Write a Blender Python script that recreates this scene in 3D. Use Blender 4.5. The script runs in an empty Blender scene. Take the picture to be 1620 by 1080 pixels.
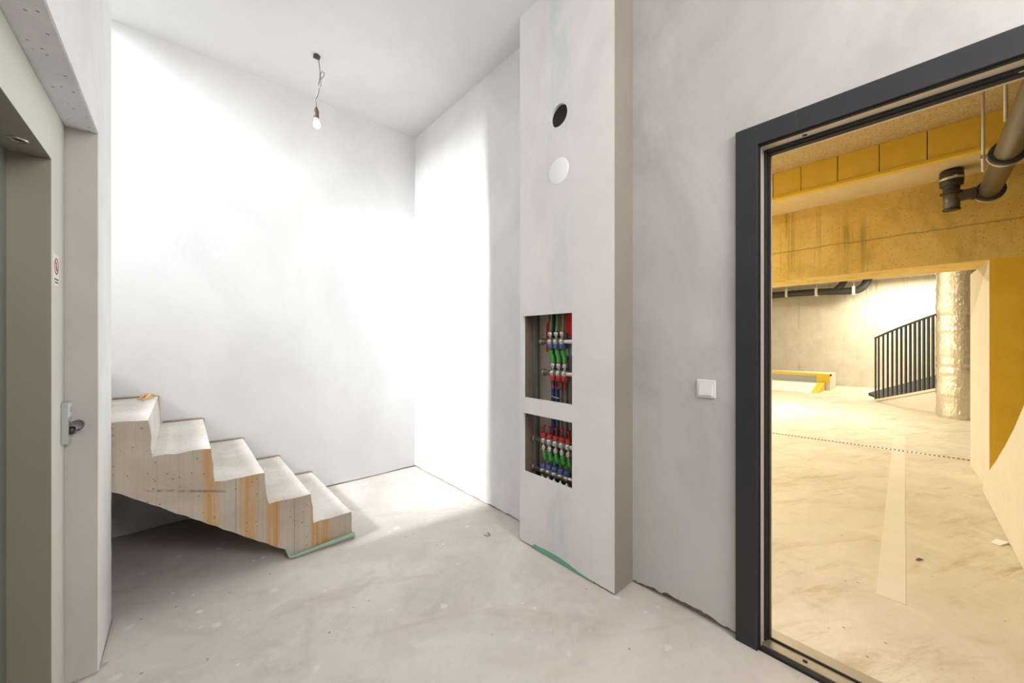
import bpy, bmesh, math, random
from mathutils import Vector, Matrix
random.seed(7)
sc = bpy.context.scene
col = sc.collection
U = 1.32                      # camera height in metres; the room was measured in these units

# ------------------------------------------------------------------ camera
cd = bpy.data.cameras.new('camera'); cam = bpy.data.objects.new('camera', cd); col.objects.link(cam)
cd.sensor_width = 36.0; cd.lens = 590.0 / 1620.0 * 36.0; cd.clip_start = 0.02
YAW = math.radians(48.4)
cam.location = (0, 0, U); cam.rotation_euler = (math.radians(90), 0, YAW - math.radians(90))
sc.camera = cam

# ------------------------------------------------------------------ world, light, exposure
w = bpy.data.worlds.new('world'); sc.world = w; w.use_nodes = True
w.node_tree.nodes['Background'].inputs[0].default_value = (0.75, 0.86, 1.0, 1)
w.node_tree.nodes['Background'].inputs[1].default_value = 1.0
sc.view_settings.view_transform = 'Standard'; sc.view_settings.look = 'None'
sc.view_settings.exposure = 0.18; sc.view_settings.gamma = 1.0; sc.view_settings.use_curve_mapping = False

def area(name, loc, direction, sx, sy, power, color, spread=180):
    l = bpy.data.lights.new(name, 'AREA'); l.shape = 'RECTANGLE'; l.size = sx; l.size_y = sy
    l.energy = power; l.color = color; l.spread = math.radians(spread)
    o = bpy.data.objects.new(name, l); col.objects.link(o); o.location = loc
    o.rotation_euler = Vector(direction).to_track_quat('-Z', 'Y').to_euler()
    return o
# daylight through the tall stairwell window (above the landing)
area('window_daylight', (-4.02*U, 2.25*U, 3.75*U), (1, 0.03, -0.42), 0.22*U, 1.7*U, 225, (0.90, 0.955, 1.0), 70)
# added fill light under the closed stairwell ceiling, brightens the back wall
area('stairwell_fill', (-2.0*U, 2.36*U, 4.93*U), (0.12, 0, -1), 2.4*U, 0.6*U, 30, (0.97, 0.98, 1.0))
# added fill light for the room, unseen behind the camera
area('rear_fill', (0.75*U, -1.38*U, 2.10*U), (0, 1, -0.12), 1.1*U, 0.76*U, 62, (1.0, 0.98, 0.965))

# ------------------------------------------------------------------ pixel helper (directions of the 1620x1080 photo)
_f = (math.cos(YAW), math.sin(YAW)); _r = (math.sin(YAW), -math.cos(YAW))
def px(x, y, ax, v):
    """point of pixel (x,y) on the plane axis=v; all in units of U, z from floor"""
    u = (x-810)/590.0
    d = (_f[0]+u*_r[0], _f[1]+u*_r[1], (540-y)/590.0)
    t = ((v-1) if ax == 2 else v)/d[ax]
    return Vector((t*d[0]*U, t*d[1]*U, (1+t*d[2])*U))

# ------------------------------------------------------------------ materials
MATS = {}
def nd(t, typ, **k):
    n = t.nodes.new(typ)
    for a, b in k.items():
        if a in n.inputs.keys(): n.inputs[a].default_value = b
        else: setattr(n, a, b)
    return n
def mixc(t, fac, a, b, mode='MIX'):
    m = t.nodes.new('ShaderNodeMix'); m.data_type = 'RGBA'; m.blend_type = mode
    for sock, v in ((m.inputs[0], fac), (m.inputs[6], a), (m.inputs[7], b)):
        if hasattr(v, 'is_output'): t.links.new(v, sock)
        elif isinstance(v, (int, float)): sock.default_value = v
        else: sock.default_value = (v[0], v[1], v[2], 1)
    return m.outputs[2]
def math_(t, op, a, b=None):
    m = t.nodes.new('ShaderNodeMath'); m.operation = op
    for i, v in enumerate((a, b)):
        if v is None: continue
        if hasattr(v, 'is_output'): t.links.new(v, m.inputs[i])
        else: m.inputs[i].default_value = v
    return m.outputs[0]
def ramp(t, src, a, b):
    m = t.nodes.new('ShaderNodeMapRange'); m.inputs[1].default_value = a; m.inputs[2].default_value = b
    m.interpolation_type = 'SMOOTHSTEP'
    t.links.new(src, m.inputs[0]); return m.outputs[0]
def noise(t, coord, scale, detail=4, rough=0.55, stretch=(1, 1, 1), dist=0, off=0):
    mp = t.nodes.new('ShaderNodeMapping'); mp.inputs['Scale'].default_value = stretch
    mp.inputs['Location'].default_value = (off, off*1.7, off*.6)
    t.links.new(coord, mp.inputs[0])
    n = t.nodes.new('ShaderNodeTexNoise'); n.inputs['Scale'].default_value = scale
    n.inputs['Detail'].default_value = detail; n.inputs['Roughness'].default_value = rough
    n.inputs['Distortion'].default_value = dist
    t.links.new(mp.outputs[0], n.inputs[0]); return n.outputs[0]
def base(name, rough=0.85, metal=0.0):
    m = bpy.data.materials.new(name); m.use_nodes = True; t = m.node_tree
    b = t.nodes['Principled BSDF']; b.inputs['Roughness'].default_value = rough; b.inputs['Metallic'].default_value = metal
    g = t.nodes.new('ShaderNodeNewGeometry')
    MATS[name] = m
    return m, t, b, g.outputs['Position'], g
def bump(t, b, h, strength, dist=0.002):
    n = t.nodes.new('ShaderNodeBump'); n.inputs['Strength'].default_value = strength; n.inputs['Distance'].default_value = dist
    t.links.new(h, n.inputs['Height']); t.links.new(n.outputs[0], b.inputs['Normal'])
def simple(name, c, rough=0.5, metal=0.0, var=0.12, scale=30, bmp=0.0, c2=None):
    m, t, b, P, g = base(name, rough, metal)
    n = noise(t, P, scale, 3)
    c2 = c2 or tuple(x*(1-var) for x in c)
    t.links.new(mixc(t, n, c, c2), b.inputs['Base Color'])
    if bmp: bump(t, b, n, bmp)
    return m

def plaster(name, c, tint=None, streak=0.06):
    m, t, b, P, g = base(name, 0.9)
    n1 = noise(t, P, 1.6, 5, 0.6, (1, 1, .7), 0.6)
    n2 = noise(t, P, 9, 4, 0.6, (1, 1, .35), 1.2, 3)
    n3 = noise(t, P, 70, 3, 0.6)
    dark = tuple(x*(1-streak*2.2) for x in c)
    cc = mixc(t, ramp(t, n1, .3, .7), c, dark)
    cc = mixc(t, math_(t, 'MULTIPLY', ramp(t, n2, .52, .72), .35), cc, tuple(x*.93 for x in c))
    # rare dark scuffs
    sc_ = noise(t, P, 5, 6, 0.7, (1, 1, .6), 0, 9)
    cc = mixc(t, math_(t, 'MULTIPLY', ramp(t, sc_, .73, .78), .35), cc, (0.35, .32, .28))
    if tint:
        for (axis, a0, a1, z0, z1, colr, amt) in tint:
            s = t.nodes.new('ShaderNodeSeparateXYZ'); t.links.new(P, s.inputs[0])
            nn = noise(t, P, 4, 4, .6, (1, 1, .5), .5, a0)
            wob = math_(t, 'MULTIPLY', math_(t, 'SUBTRACT', nn, .5), .10)
            v = math_(t, 'ADD', s.outputs[axis], wob); z = math_(t, 'ADD', s.outputs[2], wob)
            k = math_(t, 'MULTIPLY', ramp(t, v, a0-.025, a0+.03), ramp(t, v, a1+.025, a1-.03))
            k = math_(t, 'MULTIPLY', k, math_(t, 'MULTIPLY', ramp(t, z, z0-.08, z0+.08), ramp(t, z, z1+.08, z1-.08)))
            k = math_(t, 'MULTIPLY', k, math_(t, 'MULTIPLY', ramp(t, n2, .25, .75), amt))
            cc = mixc(t, k, cc, colr)
    t.links.new(cc, b.inputs['Base Color'])
    h = math_(t, 'ADD', math_(t, 'MULTIPLY', n2, 1.0), math_(t, 'MULTIPLY', n3, .15))
    bump(t, b, h, .25, .004)
    return m

plaster('plaster_white', (.85, .842, .832))
plaster('plaster_back', (.70, .697, .695), streak=.045)
plaster('plaster_grey', (.62, .595, .56), streak=.11)
plaster('plaster_ceiling', (.79, .788, .785), streak=.03)
plaster('plaster_box', (.87, .845, .82), tint=[
    (1, 1.055*U, 1.17*U, 1.95*U, 2.62*U, (.58, .70, .66), .55),
    (1, 1.04*U, 1.17*U, 1.15*U, 1.62*U, (.62, .71, .69), .45),
    (1, 1.06*U, 1.20*U, .02*U, .33*U, (.60, .67, .69), .5)])
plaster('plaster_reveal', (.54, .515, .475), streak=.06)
plaster('plaster_box_shaded', (.29, .255, .21), streak=.06)  # shaft plaster darkened: shade of its near side put into the colour

def concrete(name, c, c2, streaks=0.0, rust=None, pits=True, rough=.85, joint=None):
    m, t, b, P, g = base(name, rough)
    n1 = noise(t, P, 3, 6, .65, (1, 1, 1), .5)
    n2 = noise(t, P, 28, 5, .7)
    cc = mixc(t, ramp(t, n1, .3, .7), c, c2)
    cc = mixc(t, math_(t, 'MULTIPLY', n2, .35), cc, tuple(x*.72 for x in c2))
    if streaks:
        n3 = noise(t, P, 1.0, 5, .7, (7, 7, .18), .2, 5)
        n4 = noise(t, P, 1.0, 3, .6, (.6, .6, .9), 0, 2)
        k = math_(t, 'MULTIPLY', ramp(t, n3, .52, .68), ramp(t, n4, .4, .6))
        cc = mixc(t, math_(t, 'MULTIPLY', k, streaks), cc, tuple(x*.38 for x in c2))
    if rust:
        s = t.nodes.new('ShaderNodeSeparateXYZ'); t.links.new(P, s.inputs[0])
        ns = t.nodes.new('ShaderNodeSeparateXYZ'); t.links.new(g.outputs['Normal'], ns.inputs[0])
        flank = ramp(t, ns.outputs[1], -.5, -.9)
        nn = noise(t, P, 5, 5, .6, (1, 1, .3), .3); nv = noise(t, P, 1, 6, .7, (60, 1, 2.5), .1); nb_ = noise(t, P, 1, 4, .6, (140, 1, .8))
        cc = mixc(t, math_(t, 'MULTIPLY', math_(t, 'MULTIPLY', ramp(t, nb_, .45, .7), flank), .22), cc, tuple(x*.6 for x in c2))
        wob = math_(t, 'MULTIPLY', math_(t, 'SUBTRACT', nn, .5), .05)
        v = math_(t, 'ADD', s.outputs[0], wob)
        for (a0, a1, amt) in rust:
            k = math_(t, 'MULTIPLY', ramp(t, v, a0-.012, a0+.015), ramp(t, v, a1+.02, a1-.02))
            k = math_(t, 'MULTIPLY', math_(t, 'MULTIPLY', k, flank), math_(t, 'MULTIPLY', ramp(t, nv, .22, .62), amt))
            cc = mixc(t, k, cc, (.55, .27, .05))
        # dark smeared casting seam
        zl = math_(t, 'ADD', math_(t, 'MULTIPLY', s.outputs[0], .278), s.outputs[2])
        d = math_(t, 'ABSOLUTE', math_(t, 'ADD', math_(t, 'SUBTRACT', zl, .4106*U), math_(t, 'MULTIPLY', wob, .25)))
        k = math_(t, 'MULTIPLY', math_(t, 'MULTIPLY', ramp(t, s.outputs[0], -.12*U, -.07*U), ramp(t, s.outputs[0], .16*U, .12*U)), flank)
        cc = mixc(t, math_(t, 'MULTIPLY', math_(t, 'MULTIPLY', k, ramp(t, d, .010, .002)), math_(t, 'MULTIPLY', ramp(t, n2, .3, .6), .8)), cc, (.13, .105, .08))
        # formwork board joints
        for jx in (.175*U, .325*U, .395*U):
            d = math_(t, 'ABSOLUTE', math_(t, 'SUBTRACT', s.outputs[0], jx))
            k = math_(t, 'MULTIPLY', ramp(t, d, .004, .001), flank)
            cc = mixc(t, math_(t, 'MULTIPLY', k, .5), cc, (.2, .16, .12))
    if joint:
        s = t.nodes.new('ShaderNodeSeparateXYZ'); t.links.new(P, s.inputs[0])
        wob = math_(t, 'MULTIPLY', math_(t, 'SUBTRACT', noise(t, P, 4, 6, .75), .5), .05)
        d = math_(t, 'ABSOLUTE', math_(t, 'ADD', math_(t, 'SUBTRACT', s.outputs[2], joint), wob))
        cc = mixc(t, math_(t, 'MULTIPLY', ramp(t, d, .012, .002), .6), cc, tuple(x*.35 for x in c2))
        nl = noise(t, P, 1.4, 6, .7, (1, 1, .6), .4, 12)
        cc = mixc(t, math_(t, 'MULTIPLY', ramp(t, nl, .5, .68), .45), cc, tuple(x*.5 for x in c2))
        cc = mixc(t, math_(t, 'MULTIPLY', ramp(t, nl, .40, .28), .6), cc, (.9, .84, .66))
    hh = n2
    if pits:
        v = t.nodes.new('ShaderNodeTexVoronoi'); v.inputs['Scale'].default_value = 42; v.feature = 'F1'
        t.links.new(P, v.inputs[0])
        vc = t.nodes.new('ShaderNodeSeparateXYZ'); t.links.new(v.outputs['Color'], vc.inputs[0])
        k = math_(t, 'MULTIPLY', ramp(t, v.outputs['Distance'], .19, .09), ramp(t, vc.outputs[0], .58, .62))
        cc = mixc(t, math_(t, 'MULTIPLY', k, .75), cc, (.10, .085, .07))
        hh = math_(t, 'SUBTRACT', n2, math_(t, 'MULTIPLY', k, 1.5))
    t.links.new(cc, b.inputs['Base Color'])
    bump(t, b, hh, .5, .004)
    return m
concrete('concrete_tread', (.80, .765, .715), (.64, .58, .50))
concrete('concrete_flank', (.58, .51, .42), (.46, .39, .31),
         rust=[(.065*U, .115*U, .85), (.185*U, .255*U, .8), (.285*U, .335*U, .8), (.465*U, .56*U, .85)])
concrete('concrete_lintel', (.80, .80, .80), (.66, .66, .67))
concrete('concrete_shaft', (.60, .55, .48), (.50, .45, .39), pits=False)
concrete('concrete_garage', (.88, .66, .22), (.78, .54, .13), streaks=1.0, joint=1.79*U)
concrete('concrete_far', (.68, .64, .56), (.60, .55, .46), streaks=.6)
concrete('concrete_soffit', (.88, .74, .46), (.80, .64, .36), pits=False)
concrete('plaster_garage', (.72, .67, .58), (.69, .63, .54), pits=False)
concrete('plaster_garage_shaded', (.88, .58, .05), (.82, .52, .03), pits=False)  # pier plaster with the orange shade of its near face painted in
concrete('brown_core', (.22, .17, .12), (.34, .28, .21))

def floor_mat(name, c, c2, dirt, spots, smear):
    m, t, b, P, g = base(name, .8)
    n1 = noise(t, P, 1.3, 6, .6, (1, 1, 1), .8)
    n2 = noise(t, P, 7, 5, .65, (1, 1, 1), .4, 4)
    n3 = noise(t, P, 90, 4, .7)
    n8 = noise(t, P, 3.2, 9, .72, (1, 1, 1), .9, 15); n9 = noise(t, P, 14, 6, .75, (1, 1, 1), .5, 21)
    mp = t.nodes.new('ShaderNodeMapping'); mp.inputs['Rotation'].default_value = (0, 0, math.radians(25))
    t.links.new(P, mp.inputs[0])
    n4 = noise(t, mp.outputs[0], 3.5, 6, .7, (.35, 1.6, 1), .6, 8)
    cc = mixc(t, ramp(t, n1, .32, .68), c, c2)
    cc = mixc(t, math_(t, 'MULTIPLY', ramp(t, n8, .50, .68), .45), cc, tuple(x*.80 for x in c2))
    cc = mixc(t, math_(t, 'MULTIPLY', ramp(t, n8, .46, .30), .45), cc, tuple(min(1, x*1.12) for x in c))
    cc = mixc(t, math_(t, 'MULTIPLY', ramp(t, n9, .56, .72), .4), cc, tuple(min(1, x*1.13) for x in c))
    cc = mixc(t, math_(t, 'MULTIPLY', ramp(t, n4, .52, .72), smear), cc, dirt)
    cc = mixc(t, math_(t, 'MULTIPLY', ramp(t, n2, .56, .75), .3), cc, tuple(x*.86 for x in c2))
    if smear > .45:
        n5 = noise(t, mp.outputs[0], 9, 7, .75, (.22, 1.5, 1), .3, 3); n6 = noise(t, P, 1.1, 3, .6, (1, 1, 1), 0, 6); n7 = noise(t, P, 45, 5, .8, (1, 1, 1), 0, 1)
        k = math_(t, 'MULTIPLY', ramp(t, n5, .50, .68), ramp(t, n6, .38, .62))
        cc = mixc(t, math_(t, 'MULTIPLY', k, .8), cc, dirt)
        cc = mixc(t, math_(t, 'MULTIPLY', math_(t, 'MULTIPLY', ramp(t, n7, .58, .70), ramp(t, n6, .35, .6)), .7), cc, tuple(x*.75 for x in dirt))
    cc = mixc(t, math_(t, 'MULTIPLY', n3, .22), cc, tuple(x*.7 for x in c2))
    v = t.nodes.new('ShaderNodeTexVoronoi'); v.inputs['Scale'].default_value = 7; t.links.new(P, v.inputs[0])
    v.inputs['Randomness'].default_value = 1
    nb = noise(t, P, 40, 3, .6, (1, 1, 1), 0, 2)
    d = math_(t, 'ADD', v.outputs['Distance'], math_(t, 'MULTIPLY', math_(t, 'SUBTRACT', nb, .5), .25))
    vc = t.nodes.new('ShaderNodeSeparateXYZ'); t.links.new(v.outputs['Color'], vc.inputs[0])
    big = math_(t, 'MULTIPLY', ramp(t, d, .17, .10), ramp(t, vc.outputs[0], .58, .61))
    cc = mixc(t, math_(t, 'MULTIPLY', big, spots), cc, (.80, .78, .74))
    v2 = t.nodes.new('ShaderNodeTexVoronoi'); v2.inputs['Scale'].default_value = 22; t.links.new(P, v2.inputs[0])
    vc2 = t.nodes.new('ShaderNodeSeparateXYZ'); t.links.new(v2.outputs['Color'], vc2.inputs[0])
    sm = math_(t, 'MULTIPLY', ramp(t, v2.outputs['Distance'], .16, .08), ramp(t, vc2.outputs[1], .93, .95))
    cc = mixc(t, math_(t, 'MULTIPLY', sm, .7), cc, tuple(x*.35 for x in dirt))
    t.links.new(cc, b.inputs['Base Color'])
    bump(t, b, math_(t, 'ADD', n3, n2), .18, .004)
    return m
floor_mat('screed', (.75, .685, .625), (.62, .55, .49), (.50, .38, .30), .6, .40)
floor_mat('garage_screed', (.67, .62, .53), (.58, .525, .43), (.40, .28, .13), .10, .5)

def woodwool():
    m, t, b, P, g = base('wood_wool', .95)
    n = noise(t, P, 38, 6, .8, (1, 1, 1), 3.5); n2 = noise(t, P, 2, 2)
    cc = mixc(t, ramp(t, n, .38, .62), (.50, .34, .11), (.97, .80, .44)); cc = mixc(t, math_(t, 'MULTIPLY', n2, .2), cc, (.5, .42, .3))
    t.links.new(cc, b.inputs['Base Color']); bump(t, b, n, .9, .01)
woodwool()
simple('insulation_board', (.95, .66, .09), .95, 0, .18, 12, .3)
simple('dark_joint', (.10, .08, .05), .95)
def frame_mat():
    m, t, b, P, g = base('anthracite_steel', .45)
    n = noise(t, P, 6, 6, .7, (1, 3, .5), 1.0); n2 = noise(t, P, 2.2, 3)
    cc = mixc(t, math_(t, 'MULTIPLY', ramp(t, n, .62, .74), .35), (.022, .0235, .028), (.15, .15, .155))
    cc = mixc(t, math_(t, 'MULTIPLY', n2, .3), cc, (.030, .032, .036))
    t.links.new(cc, b.inputs['Base Color'])
frame_mat()
simple('black_rubber', (.012, .011, .010), .7, 0, .3)
simple('pale_metal', (.62, .58, .50), .45, .3, .2, 12)
simple('threshold_metal', (.40, .36, .29), .45, .6, .3, 9)
simple('lift_steel', (.275, .265, .205), .42, .15, .06, 3)
simple('lift_steel_lit', (.66, .66, .575), .5, .1, .05, 3)  # same sheet as the jamb steel, room light on it put into the colour
simple('lift_door', (.20, .21, .18), .35, .3, .08, 3)
simple('white_plastic', (.82, .81, .79), .35, 0, .03)
simple('cover_white', (.97, .97, .96), .3, 0, .02)
simple('white_paper', (.82, .81, .78), .7, 0, .05)
simple('grey_plastic', (.42, .43, .42), .45, 0, .06)
simple('mint_plastic', (.62, .74, .68), .45, 0, .06)
simple('dark_metal', (.06, .06, .065), .35, .5, .2)
simple('chrome', (.75, .75, .74), .2, 1, .1)
simple('nickel', (.68, .63, .57), .28, .9, .25, 60)
simple('red_plastic', (.55, .045, .03), .45, 0, .2)
simple('red_sheet', (.80, .03, .015), .5, 0, .25, 14)
simple('blue_cap', (.10, .13, .30), .5, 0, .15)
simple('green_hose', (.09, .42, .07), .4, 0, .2)
simple('blue_pipe', (.05, .09, .20), .45, 0, .2)
simple('grey_pipe', (.26, .24, .23), .5, 0, .2)
simple('pale_tag', (.45, .62, .62), .5, 0, .1)
simple('teal_sheet', (.08, .36, .26), .5, 0, .2)
simple('stud_metal', (.26, .30, .32), .5, .4, .2)
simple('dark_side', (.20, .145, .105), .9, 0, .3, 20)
simple('green_foam', (.36, .50, .34), .9, 0, .15, 40, .3)
simple('strip_grey', (.46, .52, .45), .8)
simple('green_board', (.20, .45, .33), .9, 0, .12, 30)
simple('tan_filler', (.52, .42, .30), .95, 0, .3, 40, .4)
simple('orange_wood', (.72, .40, .16), .8, 0, .3, 25)
simple('brown_socket', (.16, .115, .08), .4, .2, .2)
simple('cord_brown', (.20, .17, .13), .6)
simple('cord_white', (.75, .73, .68), .6)
simple('junction_black', (.05, .05, .05), .6)
simple('sticker_red', (.50, .05, .07), .5)
simple('ink', (.08, .07, .10), .6)
simple('drain_grey', (.17, .155, .125), .38, .3, .12, 8)
simple('drain_black', (.045, .045, .045), .45, 0, .2)
simple('zinc', (.70, .67, .60), .35, .7, .2)
simple('white_rod', (.80, .79, .74), .5)
simple('rail_steel', (.06, .065, .07), .45, .2, .2)
simple('asphalt', (.06, .06, .058), .9, 0, .4, 120, .5)
simple('yellow_paint', (.72, .50, .04), .6, 0, .2, 12)
simple('kerb_grey', (.34, .35, .34), .8, 0, .15, 10)
simple('white_paint', (.86, .82, .74), .7, 0, .1, 8)
simple('line_paint', (.71, .66, .57), .75, 0, .16, 6)
simple('slot_black', (.015, .012, .01), .8)
def foil():
    m, t, b, P, g = base('foil', .28, .85)
    n = noise(t, P, 9, 5, .7, (1, 1, .5), 2.0); n2 = noise(t, P, 34, 3, .6, (1, 1, 1), 2)
    t.links.new(mixc(t, n2, (.86, .80, .68), (.70, .63, .50)), b.inputs['Base Color'])
    bump(t, b, math_(t, 'ADD', n, math_(t, 'MULTIPLY', n2, .4)), .6, .03)
foil()
def emis(name, c, s):
    m, t, b, P, g = base(name, .5)
    t.links.new(mixc(t, noise(t, P, 20, 1), c, tuple(x*.97 for x in c)), b.inputs['Base Color'])
    b.inputs['Emission Color'].default_value = (*c, 1); b.inputs['Emission Strength'].default_value = s
emis('bulb_glass', (.95, .95, .97), .25)
emis('lamp_diffuser', (1.0, .80, .42), 14)

# ------------------------------------------------------------------ mesh helpers (all take world coordinates)
class MB:
    def __init__(s): s.bm = bmesh.new()
    def box(s, a, b, mi=0):
        x0, x1 = sorted((a[0], b[0])); y0, y1 = sorted((a[1], b[1])); z0, z1 = sorted((a[2], b[2]))
        v = [s.bm.verts.new(p) for p in ((x0,y0,z0),(x1,y0,z0),(x1,y1,z0),(x0,y1,z0),(x0,y0,z1),(x1,y0,z1),(x1,y1,z1),(x0,y1,z1))]
        for q in ((0,3,2,1),(4,5,6,7),(0,1,5,4),(1,2,6,5),(2,3,7,6),(3,0,4,7)):
            s.bm.faces.new([v[i] for i in q]).material_index = mi
        return s
    def prism(s, A, B, mi=0, side=0, sidef=None):
        """two matching outlines of 3-D points"""
        va = [s.bm.verts.new(p) for p in A]; vb = [s.bm.verts.new(p) for p in B]
        n = len(A)
        s.bm.faces.new(va).material_index = mi; s.bm.faces.new(vb[::-1]).material_index = mi
        for i in range(n):
            f = s.bm.faces.new([va[i], vb[i], vb[(i+1) % n], va[(i+1) % n]])
            f.material_index = sidef(i) if sidef else side
        return s
    def tube(s, pts, rad, seg=12, cap=True):
        pts = [Vector(p) for p in pts]; rads = rad if isinstance(rad, (list, tuple)) else [rad]*len(pts)
        rings = []; prev = None
        for i, p in enumerate(pts):
            d = (pts[min(i+1, len(pts)-1)] - pts[max(i-1, 0)])
            if d.length < 1e-9: d = Vector(prev_d)
            d.normalize(); prev_d = d
            if prev is None:
                up = Vector((0, 0, 1)) if abs(d.z) < .9 else Vector((1, 0, 0)); u = d.cross(up).normalized()
            else:
                u = (prev - d*prev.dot(d)).normalized()
            prev = u; v = d.cross(u)
            rings.append([s.bm.verts.new(p + (u*math.cos(2*math.pi*k/seg) + v*math.sin(2*math.pi*k/seg))*rads[i]) for k in range(seg)])
        for a, b in zip(rings, rings[1:]):
            for k in range(seg):
                f = s.bm.faces.new([a[k], a[(k+1) % seg], b[(k+1) % seg], b[k]]); f.smooth = True
        if cap:
            s.bm.faces.new(rings[0][::-1]); s.bm.faces.new(rings[-1])
        return s
    def lathe(s, p, axis, prof, seg=16):
        """prof: (distance along axis, radius)"""
        p = Vector(p); axis = Vector(axis).normalized()
        up = Vector((0, 0, 1)) if abs(axis.z) < .9 else Vector((1, 0, 0)); u = axis.cross(up).normalized(); v = axis.cross(u)
        rings = [[s.bm.verts.new(p + axis*d + (u*math.cos(2*math.pi*k/seg) + v*math.sin(2*math.pi*k/seg))*max(r_, 1e-5)) for k in range(seg)] for d, r_ in prof]
        for a, b in zip(rings, rings[1:]):
            for k in range(seg):
                f = s.bm.faces.new([a[k], a[(k+1) % seg], b[(k+1) % seg], b[k]]); f.smooth = True
        s.bm.faces.new(rings[0][::-1]); s.bm.faces.new(rings[-1])
        return s
def wpos(o):
    v = Vector((0, 0, 0))
    while o: v += o.location; o = o.parent
    return v
def obj(name, mb, mats, parent=None, origin=None, bevel=0.0, smooth_angle=None):
    me = bpy.data.meshes.new(name); bm = mb.bm
    org = Vector(origin) if origin is not None else Vector((0, 0, 0))
    if parent is not None: org = wpos(parent) if origin is None else Vector(origin)
    bmesh.ops.recalc_face_normals(bm, faces=bm.faces[:])
    bmesh.ops.translate(bm, verts=bm.verts[:], vec=-org)
    bm.to_mesh(me); bm.free()
    o = bpy.data.objects.new(name, me); col.objects.link(o)
    if parent is not None:
        o.parent = parent; o.location = org - wpos(parent)
    else: o.location = org
    for m in ([mats] if isinstance(mats, str) else mats): me.materials.append(MATS[m])
    if bevel:
        b = o.modifiers.new('bevel', 'BEVEL'); b.width = bevel; b.segments = 2; b.limit_method = 'ANGLE'
    return o
def tag(o, label, cat, group=None):
    o['label'] = label; o['category'] = cat
    if group: o['group'] = group
    return o
def thing(name, label, cat, loc, group=None):
    o = bpy.data.objects.new(name, None); col.objects.link(o); o.location = loc; o.empty_display_size = .05
    return tag(o, label, cat, group)
def struct(o, label=None, kind='structure'):
    o['kind'] = kind
    if label: o['label'] = label
    return o
def sgroup(name, loc, label=None):
    o = bpy.data.objects.new(name, None); col.objects.link(o); o.location = loc; o.empty_display_size = .05
    return struct(o, label)
def u(*p): return tuple(q*U for q in p)
def ub(*bx):
    m = MB()
    for a, b in bx: m.box(u(*a), u(*b))
    return m

# ------------------------------------------------------------------ dimensions (units of U)
XL, XR, YB, YS, H, XP = -.186, 1.405, 2.755, 1.955, 2.629, 1.275
PY0, PY1 = .829, 1.376                      # boxed-in shaft, along the right wall
RY, RB = -1.35, .02                         # rear wall, plaster skin
DY0, DY1, DZ = -.62, .438, 1.70             # outer size of the door frame
WX = 1.475                                  # far side of the right wall
PZ, PYF, PYN = 1.628, 1.672, .46            # lift portal: height, far and near reveal
XF, XD = -.2525, -.3246                     # lift frame face and lift door plane

# ------------------------------------------------------------------ the room
struct(obj('floor', ub(((-4.1, RY, -.12), (1.475, YB+.15, 0))), 'screed'), 'dusty grey brown screed floor with white splashes')
struct(obj('ceiling', ub(((-.42, RY, H), (WX, YB+.15, H+.15))), 'plaster_ceiling'), 'smooth off-white plastered ceiling')
struct(obj('ceiling_stairwell', ub(((-4.3, YS-.2, 5.0), (-.3, YB+.15, 5.1)), ((-.42, YS-.2, H), (-.30, YB, 5.0))), 'plaster_ceiling'))

def jag(n, amp, base_=0.0, big=0.0):
    out = []; v = 0
    for i in range(n):
        v = v*.6 + random.uniform(-amp, amp); out.append(base_ + abs(v) + (big if random.random() < .12 else 0)*random.random())
    return out
def skin_y(mb, x0, x1, y0, y1, z1, n, amp, b0=.004, prof=None):
    """plaster skin facing -X whose lower edge is ragged; runs along Y"""
    js = jag(n, amp, b0, amp)
    A = []
    for i in range(n):
        f = i/(n-1); A.append((y0+(y1-y0)*f, (js[i] + (prof(f) if prof else 0))))
    A = A + [(y1, z1), (y0, z1)]
    mb.prism([u(x0, y, z) for y, z in A], [u(x1, y, z) for y, z in A])

# back wall: core and plaster skin ending a little above the floor
mb = MB(); n = 60; js = jag(n, .004, .004, .006)
A = [(-4.1+(XR+4.1)*i/(n-1), js[i]) for i in range(n)] + [(XR, 5.0), (-4.1, 5.0)]
mb.prism([u(x, YB, z) for x, z in A], [u(x, YB+RB, z) for x, z in A])
o = struct(obj('wall_back', mb, 'plaster_back'), 'tall white plastered wall behind the concrete stair')
obj('wall_core', ub(((-4.1, YB+RB, 0), (XR+.16, YB+.15, 5.0))), 'brown_core', o)

# right wall with the doorway
mb = MB()
skin_y(mb, XR, XR+RB, PY1-.02, YB, H, 60, .005)
for f_ in mb.bm.faces: f_.material_index = 1
skin_y(mb, XR, XR+RB, DY1-.03, PY0+.02, H, 40, .007, .006, lambda f: .020*max(0, 1-abs(f-.42)/.4))
mb.box(u(XR, DY0+.03, DZ-.03), u(XR+RB, DY1-.03, H)); mb.box(u(XR, RY, 0), u(XR+RB, DY0+.03, H))
o = struct(obj('wall_right', mb, ['plaster_grey', 'plaster_white']), 'grey plastered wall with the open doorway')
obj('wall_core', ub(((XR+RB, DY1-.03, 0), (WX, YB+.15, H)), ((XR+RB, DY0+.03, DZ-.03), (WX, DY1-.03, H)), ((XR+RB, RY, 0), (WX, DY0+.03, H))), 'brown_core', o)

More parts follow.
